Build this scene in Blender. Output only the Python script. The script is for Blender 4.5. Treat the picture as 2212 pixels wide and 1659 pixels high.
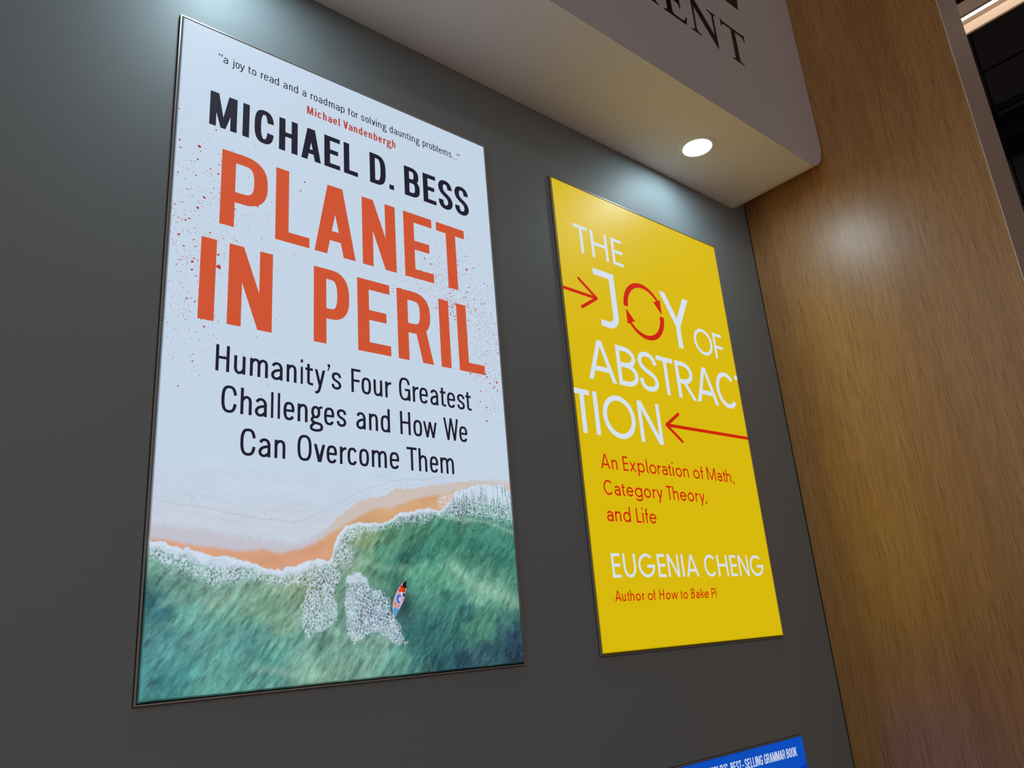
import bpy, bmesh, math, random
import numpy as np
from mathutils import Matrix, Vector
from mathutils.geometry import delaunay_2d_cdt

# ---------------------------------------------------------------- clear
for o in list(bpy.data.objects):
    bpy.data.objects.remove(o, do_unlink=True)
SC = bpy.context.scene
COL = SC.collection

# ---------------------------------------------------------------- camera
cam = bpy.data.cameras.new('camera')
cam.lens = 27.468
cam.sensor_width = 36
cam.clip_end = 100
co = bpy.data.objects.new('camera', cam)
COL.objects.link(co)
RW = [[0.7598053, -0.6454082, -0.0783851], [0.147146, 0.2881454, -0.9462137], [0.6332803, 0.7074041, 0.3139036]]
co.matrix_world = Matrix(((RW[0][0], -RW[1][0], -RW[2][0], 0.0),
                          (RW[0][1], -RW[1][1], -RW[2][1], -1.6),
                          (RW[0][2], -RW[1][2], -RW[2][2], 1.55),
                          (0, 0, 0, 1)))
SC.camera = co

# ---------------------------------------------------------------- world, exposure
wd = bpy.data.worlds.new('hall_ambience')
SC.world = wd
wd.use_nodes = True
bg = wd.node_tree.nodes['Background']
bg.inputs[0].default_value = (1.0, 0.79, 0.67, 1)
bg.inputs[1].default_value = 0.34
SC.view_settings.view_transform = 'Standard'
SC.view_settings.look = 'None'
SC.view_settings.gamma = 1
SC.view_settings.exposure = 0
SC.view_settings.use_curve_mapping = False

# ---------------------------------------------------------------- large hall lamp (above and behind the viewer) and an added cool fill
def area(name, loc, rot, sx, sy, power, color):
    l = bpy.data.lights.new(name, 'AREA')
    l.shape = 'RECTANGLE'; l.size = sx; l.size_y = sy
    l.energy = power; l.color = color
    o = bpy.data.objects.new(name, l)
    o.location = loc; o.rotation_euler = rot
    COL.objects.link(o)
    return o
area('hall_fill', (-1.5, -6.5, 6.0), (math.radians(28), 0, 0), 7.0, 0.5, 40, (1.0, 0.82, 0.74))
area('hall_fill', (-5.5, -3.5, 6.0), (math.radians(20), math.radians(-35), 0), 0.5, 5.0, 70, (0.70, 0.88, 1.0))  # cool fill with no known source, added to turn the left wall bluer

# ---------------------------------------------------------------- helpers
def srgb(r, g, b):
    f = lambda c: ((c/255+0.055)/1.055)**2.4 if c/255 > 0.04045 else c/255/12.92
    return (f(r), f(g), f(b), 1.0)

def tag(o, label=None, cat=None, group=None, kind=None):
    if label: o['label'] = label
    if cat: o['category'] = cat
    if group: o['group'] = group
    if kind: o['kind'] = kind
    return o

def link(name, me, mat=None, parent=None):
    o = bpy.data.objects.new(name, me)
    COL.objects.link(o)
    if mat is not None and me is not None: me.materials.append(mat)
    if parent is not None: o.parent = parent
    return o

def empty(name, loc, label, cat, group=None):
    o = bpy.data.objects.new(name, None)
    o.empty_display_size = 0.1
    COL.objects.link(o); o.location = loc
    return tag(o, label, cat, group)

def mesh(name, vs, fs, smooth=False):
    me = bpy.data.meshes.new(name)
    me.from_pydata([tuple(v) for v in vs], [], fs)
    me.validate(); me.update()
    if smooth:
        me.polygons.foreach_set('use_smooth', [True]*len(me.polygons))
    return me

def boxes(lst):
    """lst of (x0,x1,y0,y1,z0,z1)"""
    vs, fs = [], []
    for x0, x1, y0, y1, z0, z1 in lst:
        b = len(vs)
        vs += [(x0,y0,z0),(x1,y0,z0),(x1,y1,z0),(x0,y1,z0),(x0,y0,z1),(x1,y0,z1),(x1,y1,z1),(x0,y1,z1)]
        fs += [tuple(b+i for i in f) for f in ((0,3,2,1),(4,5,6,7),(0,1,5,4),(1,2,6,5),(2,3,7,6),(3,0,4,7))]
    return vs, fs

def box(name, x0, x1, y0, y1, z0, z1, mat, parent=None, bevel=0.0):
    cx, cy, cz = (0,0,0)
    if parent is not None: cx, cy, cz = parent.location
    vs, fs = boxes([(x0-cx, x1-cx, y0-cy, y1-cy, z0-cz, z1-cz)])
    me = mesh(name, vs, fs)
    if bevel > 0:
        bm = bmesh.new(); bm.from_mesh(me)
        bmesh.ops.bevel(bm, geom=list(bm.edges), offset=bevel, segments=2, affect='EDGES', profile=0.5)
        bm.to_mesh(me); bm.free()
    return link(name, me, mat, parent)

# ---------------------------------------------------------------- materials
def newmat(name):
    m = bpy.data.materials.new(name); m.use_nodes = True
    nt = m.node_tree
    return m, nt, nt.nodes['Principled BSDF']

def simple(name, col, rough=0.5, metal=0.0, spec=0.5, emit=None, es=1.0, bump=0.0, bscale=300, var=0.0):
    m, nt, p = newmat(name)
    p.inputs['Base Color'].default_value = col
    p.inputs['Roughness'].default_value = rough
    p.inputs['Metallic'].default_value = metal
    p.inputs['Specular IOR Level'].default_value = spec
    if emit is not None:
        p.inputs['Emission Color'].default_value = emit
        p.inputs['Emission Strength'].default_value = es
    tc = nt.nodes.new('ShaderNodeTexCoord')
    if bump > 0 or var > 0:
        n = nt.nodes.new('ShaderNodeTexNoise'); n.inputs['Scale'].default_value = bscale
        n.inputs['Detail'].default_value = 4
        nt.links.new(tc.outputs['Object'], n.inputs['Vector'])
        if bump > 0:
            b = nt.nodes.new('ShaderNodeBump'); b.inputs['Strength'].default_value = bump
            b.inputs['Distance'].default_value = 0.001
            nt.links.new(n.outputs['Fac'], b.inputs['Height'])
            nt.links.new(b.outputs['Normal'], p.inputs['Normal'])
        if var > 0:
            mx = nt.nodes.new('ShaderNodeMix'); mx.data_type = 'RGBA'
            mx.inputs['A'].default_value = tuple(c*(1-var) for c in col[:3])+(1,)
            mx.inputs['B'].default_value = tuple(min(1, c*(1+var)) for c in col[:3])+(1,)
            nt.links.new(n.outputs['Fac'], mx.inputs['Factor'])
            nt.links.new(mx.outputs['Result'], p.inputs['Base Color'])
    return m

def backlit(name, rgb, k=0.94, rough=0.65, spec=0.15):
    c = srgb(*rgb)
    base = tuple(min(0.8, x*0.05+0.01) for x in c[:3])+(1,)
    return simple(name, base, rough, 0, spec, emit=c, es=k)

M = {}
M['white_print'] = backlit('backlit_white_fabric', (199, 216, 234))
M['orange_print'] = backlit('backlit_orange_ink', (209, 85, 50))
M['dark_print'] = backlit('backlit_black_ink', (30, 28, 45))
M['redtext_print'] = backlit('backlit_brick_ink', (182, 62, 48))
M['yellow_print'] = backlit('backlit_yellow_fabric', (220, 188, 0), rough=0.5, spec=0.35)
M['paper_print'] = backlit('backlit_white_ink', (216, 228, 241))
M['red_print'] = backlit('backlit_red_ink', (208, 30, 3))
M['blue_print'] = backlit('backlit_blue_fabric', (0, 78, 192))
M['deepblue_print'] = backlit('backlit_deep_blue_ink', (0, 52, 190))
M['grey_print'] = backlit('backlit_pale_ink', (190, 206, 228))
M['rail'] = simple('anodised_rail', (0.36, 0.32, 0.30, 1), 0.38, metal=0.35)
M['groove'] = simple('dark_groove', (0.006, 0.006, 0.007, 1), 0.8, spec=0.1)
M['wall'] = simple('grey_satin_laminate', (0.212, 0.240, 0.256, 1), 0.58, spec=0.42, bump=0.10, bscale=900, var=0.03)
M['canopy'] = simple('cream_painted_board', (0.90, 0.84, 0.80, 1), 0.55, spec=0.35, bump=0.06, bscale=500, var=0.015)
M['fascia'] = simple('shaded_cream_board', (0.57, 0.545, 0.565, 1), 0.5, spec=0.35, bump=0.06, bscale=500, var=0.015)  # canopy paint again, with the front's shade put into a darker colour
M['letter'] = simple('black_vinyl', (0.008, 0.009, 0.013, 1), 0.3, spec=0.5)
M['ring'] = simple('white_lamp_ring', (0.92, 0.91, 0.90, 1), 0.35)
M['disc'] = simple('lamp_diffuser', (0.9, 0.9, 0.9, 1), 0.4, emit=(0.68, 0.91, 1.0, 1), es=102)
M['edge'] = simple('taupe_painted_edge', (0.47, 0.36, 0.31, 1), 0.55, spec=0.35, bump=0.08, bscale=700, var=0.03)
M['chip'] = simple('pale_edge_banding', (0.72, 0.68, 0.60, 1), 0.6)
M['black'] = simple('dark_cladding', (0.020, 0.018, 0.018, 1), 0.6, spec=0.3, var=0.2, bscale=3)
M['black2'] = simple('darker_cladding', (0.012, 0.012, 0.013, 1), 0.6, spec=0.3)
M['seam'] = simple('seam_black', (0.002, 0.002, 0.002, 1), 0.9, spec=0.05)  # near-black backing seen between the cladding boards
M['navy'] = simple('navy_steel', (0.003, 0.004, 0.010, 1), 0.7, spec=0.12)
M['ceil'] = simple('black_ceiling', (0.012, 0.011, 0.011, 1), 0.9, spec=0.1, var=0.2, bscale=2)
M['floor'] = simple('grey_carpet', (0.50, 0.46, 0.43, 1), 0.9, spec=0.1, bump=0.5, bscale=200, var=0.2)
M['batten'] = simple('cream_batten_housing', (0.78, 0.60, 0.45, 1), 0.5)
M['tube'] = simple('lit_tube', (0.9, 0.9, 0.9, 1), 0.4, emit=(1.0, 0.93, 0.84, 1), es=5)

def wood():
    m, nt, p = newmat('oak_veneer')
    tc = nt.nodes.new('ShaderNodeTexCoord')
    def noise(sy, sz, scale, detail, rough=0.55, dist=0.0):
        mp = nt.nodes.new('ShaderNodeMapping')
        mp.inputs['Scale'].default_value = (1, sy, sz)
        nt.links.new(tc.outputs['Object'], mp.inputs['Vector'])
        n = nt.nodes.new('ShaderNodeTexNoise')
        n.inputs['Scale'].default_value = scale; n.inputs['Detail'].default_value = detail
        n.inputs['Roughness'].default_value = rough; n.inputs['Distortion'].default_value = dist
        nt.links.new(mp.outputs['Vector'], n.inputs['Vector'])
        return n
    big = noise(3.2, 0.30, 2.2, 3, 0.5, 0.3)
    fig = noise(16, 0.35, 3.0, 4, 0.6, 0.25)
    pore = noise(125, 3.0, 3.2, 3, 0.62)
    fine = noise(330, 5.0, 2.5, 2, 0.6)
    def ramp(src, a, b, ca, cb):
        r = nt.nodes.new('ShaderNodeValToRGB')
        r.color_ramp.elements[0].position = a; r.color_ramp.elements[1].position = b
        r.color_ramp.elements[0].color = ca; r.color_ramp.elements[1].color = cb
        nt.links.new(src.outputs['Fac'], r.inputs['Fac'])
        return r
    c1 = ramp(big, 0.35, 0.68, (0.45, 0.210, 0.050, 1), (0.55, 0.280, 0.076, 1))
    c2 = ramp(fig, 0.38, 0.66, (0.88, 0.85, 0.82, 1), (1.0, 1.0, 1.0, 1))
    c3 = ramp(pore, 0.37, 0.47, (0.60, 0.56, 0.52, 1), (1.0, 1.0, 1.0, 1))
    c4 = ramp(fine, 0.40, 0.60, (0.80, 0.78, 0.76, 1), (1.08, 1.08, 1.08, 1))
    def mul(a, b):
        x = nt.nodes.new('ShaderNodeMix'); x.data_type = 'RGBA'; x.blend_type = 'MULTIPLY'
        x.inputs['Factor'].default_value = 1
        nt.links.new(a, x.inputs['A']); nt.links.new(b, x.inputs['B'])
        return x.outputs['Result']
    c = mul(mul(mul(c1.outputs['Color'], c2.outputs['Color']), c3.outputs['Color']), c4.outputs['Color'])
    nt.links.new(c, p.inputs['Base Color'])
    p.inputs['Roughness'].default_value = 0.38
    p.inputs['Specular IOR Level'].default_value = 1.0
    b = nt.nodes.new('ShaderNodeBump'); b.inputs['Strength'].default_value = 0.35
    b.inputs['Distance'].default_value = 0.0006
    nt.links.new(pore.outputs['Fac'], b.inputs['Height'])
    nt.links.new(b.outputs['Normal'], p.inputs['Normal'])
    return m
M['wood'] = wood()

def photo_print():
    m, nt, p = newmat('backlit_beach_photograph')
    a = nt.nodes.new('ShaderNodeAttribute'); a.attribute_name = 'ink'
    nt.links.new(a.outputs['Color'], p.inputs['Emission Color'])
    p.inputs['Emission Strength'].default_value = 0.94
    mx = nt.nodes.new('ShaderNodeMix'); mx.data_type = 'RGBA'
    mx.inputs['Factor'].default_value = 0.94
    mx.inputs['B'].default_value = (0.01, 0.01, 0.01, 1)
    nt.links.new(a.outputs['Color'], mx.inputs['A'])
    nt.links.new(mx.outputs['Result'], p.inputs['Base Color'])
    p.inputs['Roughness'].default_value = 0.6
    p.inputs['Specular IOR Level'].default_value = 0.15
    return m
M['photo'] = photo_print()

# ================================================================ the setting
XW = 2.938      # plane of the timber partition
ZS = 3.2995     # underside of the canopy
DS = 0.394      # depth of the canopy
DP = 0.9495     # depth of the partition
tag(box('floor', -6, 9, -9, 3, -0.05, 0, M['floor']), kind='structure')
tag(box('wall_back', -4.0, XW, 0.0, 0.12, 0, 4.6, M['wall']), kind='structure')
wr = box('wall_right', XW, 3.228, -DP, 0.12, 0, 4.6, M['edge'])
tag(wr, kind='structure')
link('veneer_sheet', mesh('veneer_sheet', *boxes([(XW-0.0015, XW-0.0002, -DP+0.001, -0.0015, 0.0, 4.6)])), M['wood'], wr)
random.seed(4)
# pale edge banding with little chips along the front corner
vs, fs = [], []
n = 150
for i in range(n+1):
    z = 4.6*i/n
    w = 0.0016 + (0.0016*random.random() if random.random() < 0.22 else 0.0004*random.random())
    vs += [(XW-0.0022, -DP-0.0008, z), (XW-0.0022, -DP+w, z), (XW+0.0012, -DP-0.0008, z)]
for i in range(n):
    a = 3*i
    fs += [(a, a+3, a+4, a+1), (a+2, a+5, a+3, a)]
link('edge_banding', mesh('edge_banding', vs, fs), M['chip'], wr)
tag(box('trim_1', XW-0.005, XW-0.0016, -0.0018, 0.0, 0, 4.6, M['groove']), kind='structure')
tag(box('ceiling', -6, 9, -9, 3, 7.0, 7.1, M['ceil']), kind='structure')

# the hall's dark side wall with its cladding boards
wf = box('wall_far', 6.53, 6.7, -9, 3, 0, 7.0, M['seam'])
tag(wf, kind='structure')
ys = [-9, -7.2, -5.4, -3.6, -1.94, -0.315, 1.4, 3.0]
zs_ = [0, 1.1, 2.2, 3.3, 4.4, 5.145, 5.60, 5.84, 7.0]
for i in range(len(ys)-1):
    for j in range(len(zs_)-1):
        if j in (0, 1) and i < 3: continue
        g = 0.006
        mt = M['black'] if (i*3+j) % 4 else M['black2']
        x0 = 6.50 if j != 6 else 6.485
        link('cladding_panel', mesh('cladding_panel', *boxes([(x0, 6.53, ys[i]+g, ys[i+1]-g, zs_[j]+g, zs_[j+1]-g)])), mt, wf)

# dark navy roof truss in front of that wall
tr = empty('roof_truss', (6.4, -3.0, 4.80), 'dark navy steel truss along the unlit far wall beyond the partition', 'truss')
def bar(name, p0, p1, r, mat, parent, seg=8):
    p0 = Vector(p0)-parent.location; p1 = Vector(p1)-parent.location
    d = (p1-p0).normalized()
    u = d.cross(Vector((0,0,1)) if abs(d.z) < 0.9 else Vector((1,0,0))).normalized(); w = d.cross(u)
    vs, fs = [], []
    for q in (p0, p1):
        for i in range(seg):
            t = 2*math.pi*i/seg
            vs.append(q+u*(r*math.cos(t))+w*(r*math.sin(t)))
    for i in range(seg):
        k = (i+1) % seg
        fs.append((i, k, seg+k, seg+i))
    fs += [tuple(range(seg))[::-1], tuple(range(seg, 2*seg))]
    return link(name, mesh(name, vs, fs), mat, parent)
for z in (4.86, 5.10):
    for x in (6.25, 6.42):
        bar('chord', (x, -8, z), (x, 2.5, z), 0.028, M['navy'], tr)
for k in range(24):
    y = -8+k*0.43
    bar('lacing_rod', (6.25, y, 4.86 if k % 2 else 5.10), (6.25, y+0.43, 5.10 if k % 2 else 4.86), 0.012, M['navy'], tr, 6)
box('back_web', 6.43, 6.46, -8, 2.5, 4.80, 5.14, M['navy'], tr)

# linear batten light
bl = empty('linear_light', (4.93, -1.4, 5.0), 'long bright linear batten light with cream housing beyond the partition edge', 'light')
def ext(name, prof, y0, y1, mat, parent):
    n = len(prof); cx, cy, cz = parent.location
    vs = [(x-cx, y0-cy, z-cz) for x, z in prof]+[(x-cx, y1-cy, z-cz) for x, z in prof]
    fs = [(i, (i+1) % n, n+(i+1) % n, n+i) for i in range(n)]+[tuple(range(n))[::-1], tuple(range(n, 2*n))]
    return link(name, mesh(name, vs, fs), mat, parent)
ext('housing', [(4.835, 5.0), (4.858, 5.0), (4.866, 5.045), (5.00, 5.045), (5.021, 4.995), (5.029, 4.995), (5.029, 5.09), (4.835, 5.09)], -3.6, 1.2, M['batten'], bl)
ext('lamp_tube', [(4.878, 5.045), (4.872, 5.030), (4.878, 5.014), (4.892, 5.008), (4.906, 5.014), (4.912, 5.030), (4.906, 5.045)], -3.55, 1.15, M['tube'], bl)
ext('lip', [(5.029, 4.992), (5.036, 4.992), (5.036, 5.02), (5.029, 5.02)], -3.6, 1.2, M['batten'], bl)

# ================================================================ canopy
cn = empty('sign_canopy', (0.0, -DS/2, ZS), 'cream boxed canopy with rounded corner and black serif lettering above the posters', 'canopy')
prof = [(-4.0, ZS), (XW-0.002-0.135, ZS)]
rx, rz = 0.133, 0.15
for i in range(1, 17):
    t = math.pi/2*i/16
    prof.append((XW-0.002-0.135+rx*math.sin(t), ZS+rz*(1-math.cos(t))))
prof += [(XW-0.002, 4.5), (-4.0, 4.5)]
n = len(prof)
vs = [(x, -DS+0.002+DS/2, z-ZS) for x, z in prof]+[(x, 0-0.001+DS/2, z-ZS) for x, z in prof]
fs = [(i, (i+1) % n, n+(i+1) % n, n+i) for i in range(n)]+[tuple(range(n))[::-1], tuple(range(n, 2*n))]
me = mesh('box_body', vs, fs)
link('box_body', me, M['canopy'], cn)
# front skin, colour darkened against the ambient light, 2 mm proud, of the same outline
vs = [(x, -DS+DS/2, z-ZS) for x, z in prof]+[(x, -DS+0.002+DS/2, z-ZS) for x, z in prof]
link('shaded_front', mesh('shaded_front', vs, fs), M['fascia'], cn)

SER = {
 'N': [(2088,3600),(2088,3597),(2148,3597),(2148,3600),(2131,3604),(2123,3612),(2122,3623),(2126,3722),(2248,3592),(2254,3592),(2255,3739),(2259,3749),(2266,3754),(2275,3754),(2275,3757),(2216,3757),(2216,3754),(2233,3751),(2243,3743),(2244,3735),(2242,3645),(2141,3757),(2090,3757),(2090,3754),(2104,3752),(2114,3744),(2113,3618),(2109,3608),(2101,3602)],
 'T': [(2305,3767),(2309,3758),(2320,3757),(2450,3757),(2460,3760),(2463,3767),(2461,3729),(2458,3728),(2453,3740),(2444,3746),(2397,3747),(2396,3611),(2402,3605),(2422,3600),(2422,3597),(2346,3597),(2346,3600),(2358,3602),(2366,3607),(2368,3614),(2370,3747),(2324,3747),(2314,3743),(2305,3728),(2302,3729),(2303,3745)],
 'E': [(1930,3600),(1930,3597),(2058,3597),(2068,3635),(2064,3635),(2057,3621),(2047,3610),(2033,3606),(1991,3607),(1983,3612),(1981,3622),(1981,3676),(2018,3676),(2027,3670),(2032,3656),(2036,3656),(2036,3705),(2032,3705),(2028,3692),(2018,3686),(1981,3685),(1981,3747),(2030,3747),(2044,3741),(2050,3726),(2054,3726),(2052,3757),(1930,3757),(1930,3754),(1946,3750),(1953,3741),(1953,3615),(1947,3605)],
 'M': [(1690,3600),(1690,3597),(1744,3597),(1744,3600),(1728,3606),(1722,3618),(1728,3715),(1790,3597),(1797,3597),(1856,3718),(1860,3612),(1855,3604),(1842,3600),(1842,3597),(1903,3597),(1903,3600),(1890,3604),(1884,3612),(1880,3740),(1886,3750),(1900,3754),(1900,3757),(1858,3757),(1800,3640),(1742,3757),(1695,3757),(1695,3754),(1712,3748),(1714,3620),(1706,3605)],
}
def ngon_obj(name, pts, y0, th, mat, parent):
    """extruded flat shape in an XZ plane; pts in metres, world"""
    cx, cy, cz = parent.location
    bm = bmesh.new()
    vv = [bm.verts.new((x-cx, y0-cy, z-cz)) for x, z in pts]
    f = bm.faces.new(vv)
    r = bmesh.ops.extrude_face_region(bm, geom=[f])
    for v in [g for g in r['geom'] if isinstance(g, bmesh.types.BMVert)]: v.co.y -= th
    bmesh.ops.triangulate(bm, faces=list(bm.faces))
    bmesh.ops.recalc_face_normals(bm, faces=list(bm.faces))
    me = bpy.data.meshes.new(name); bm.to_mesh(me); bm.free()
    return link(name, me, mat, parent)
for ch in 'MENT':
    ngon_obj('letter', [(x/1000, z/1000) for x, z in SER[ch]], -DS-0.0003, 0.0012, M['letter'], cn)
# lower corner of the big black emblem above the word
ngon_obj('emblem', [(2.462, 3.893), (2.490, 4.05), (2.470, 4.16), (2.20, 4.16), (2.19, 3.893)], -DS-0.0003, 0.0012, M['letter'], cn)

# recessed downlights in the canopy's underside
def disc_mesh(name, rings, cap_in=False, seg=64):
    """rings: list of (radius, z); lathe"""
    vs, fs = [], []
    for r, z in rings:
        for i in range(seg):
            t = 2*math.pi*i/seg
            vs.append((r*math.cos(t), r*math.sin(t), z))
    for j in range(len(rings)-1):
        for i in range(seg):
            k = (i+1) % seg
            fs.append((j*seg+i, j*seg+k, (j+1)*seg+k, (j+1)*seg+i))
    if cap_in: fs.append(tuple((len(rings)-1)*seg+i for i in range(seg)))
    return mesh(name, vs, fs, True)
RING = disc_mesh('trim_ring', [(0.0715, -0.0002), (0.0712, -0.0045), (0.0690, -0.0058), (0.0575, -0.0062), (0.0545, -0.0056), (0.0528, -0.0038), (0.0526, -0.0008)])
DISC = disc_mesh('diffuser', [(0.0525, -0.0030), (0.050, -0.0034), (0.02, -0.0036)], True)
for i, x in enumerate((2.307, 0.56, -1.19)):
    d = empty('recessed_downlight', (x, -0.198, ZS),
              ['round lit white downlight recessed in the canopy above the yellow poster',
               'round white downlight recessed in the canopy above the beach poster',
               'round white downlight recessed in the canopy further left than the beach poster'][i], 'downlight', 'canopy downlights')
    a = link('trim_ring', RING, None, d); b = link('diffuser', DISC, None, d)
    if i == 0: RING.materials.append(M['ring']); DISC.materials.append(M['disc'])

# ================================================================ lettering
def cat_rom(P, n=7, closed=False):
    out = []; L = len(P)
    rng = L if closed else L-1
    for i in range(rng):
        g = lambda j: P[j % L] if closed else P[min(max(j, 0), L-1)]
        p0, p1, p2, p3 = g(i-1), g(i), g(i+1), g(i+2)
        for k in range(n):
            t = k/n
            out.append(tuple(0.5*((2*p1[a])+(-p0[a]+p2[a])*t+(2*p0[a]-5*p1[a]+4*p2[a]-p3[a])*t*t+(-p0[a]+3*p1[a]-3*p2[a]+p3[a])*t**3) for a in (0, 1)))
    if not closed: out.append(P[-1])
    return out

class Ink:
    def __init__(s, xmin, xmax): s.v = []; s.f = []; s.lim = (xmin, xmax)
    def poly(s, pts):
        b = len(s.v)
        s.v += [(min(max(x, s.lim[0]), s.lim[1]), z) for x, z in pts]
        s.f.append(tuple(range(b, b+len(pts))))
    def union(s):
        """merge the overlapping pieces into one clean set of triangles"""
        V = [Vector((x, z)) for x, z in s.v]
        F = []
        tri = []
        for f in s.f:
            tri += [f] if len(f) != 4 else [(f[0], f[1], f[2]), (f[0], f[2], f[3])]
        for f in tri:
            a = sum(V[f[i-1]].x*V[f[i]].y-V[f[i]].x*V[f[i-1]].y for i in range(len(f)))
            if abs(a) < 1e-4: continue
            F.append(list(f) if a > 0 else list(f)[::-1])
        vo, eo, fo, ov, oe, of = delaunay_2d_cdt(V, [], F, 0, 1e-4)
        # keep the triangles whose middle lies inside one of the pieces
        Q = np.array([[vo[k] for k in f[:3]] for f in fo]).mean(1)
        inside = np.zeros(len(Q), bool)
        for f in F:
            P = np.array([[V[k].x, V[k].y] for k in f])
            ins = np.zeros(len(Q), bool)
            for k in range(len(P)):
                (xa, za), (xb, zb) = P[k-1], P[k]
                if za == zb: continue
                ins ^= ((za > Q[:, 1]) != (zb > Q[:, 1])) & (Q[:, 0] < (xb-xa)*(Q[:, 1]-za)/(zb-za)+xa)
            inside |= ins
        s.v = [(v.x, v.y) for v in vo]
        s.f = [tuple(f)[::-1] for f, k in zip(fo, inside) if k]
        used = sorted({i for f in s.f for i in f}); mp = {a: k for k, a in enumerate(used)}
        s.v = [s.v[i] for i in used]; s.f = [tuple(mp[i] for i in f) for f in s.f]
        return s
    def rib(s, P, wv, wh, closed=False):
        n = len(P); L, R = [], []
        for i in range(n):
            a = P[i-1] if (closed or i > 0) else P[i]
            c = P[(i+1) % n] if (closed or i < n-1) else P[i]
            dx, dz = c[0]-a[0], c[1]-a[1]
            # normal of an ellipse pen: stroke thickness wv on uprights, wh on levels
            l = math.hypot(dx, dz) or 1e-9
            nx, nz = -dz/l, dx/l
            w = 0.5*math.sqrt((wv*nx)**2+(wh*nz)**2)
            L.append((P[i][0]+nx*w, P[i][1]+nz*w)); R.append((P[i][0]-nx*w, P[i][1]-nz*w))
        m = n if closed else n-1
        for i in range(m):
            j = (i+1) % n
            s.poly([L[i], L[j], R[j], R[i]])

def arc(cx, cz, rx, rz, a0, a1, p=2.0, n=22):
    out = []
    for i in range(n+1):
        t = math.radians(a0+(a1-a0)*i/n)
        c, q = math.cos(t), math.sin(t)
        out.append((cx+rx*math.copysign(abs(c)**(2/p), c), cz+rz*math.copysign(abs(q)**(2/p), q)))
    return out

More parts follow.
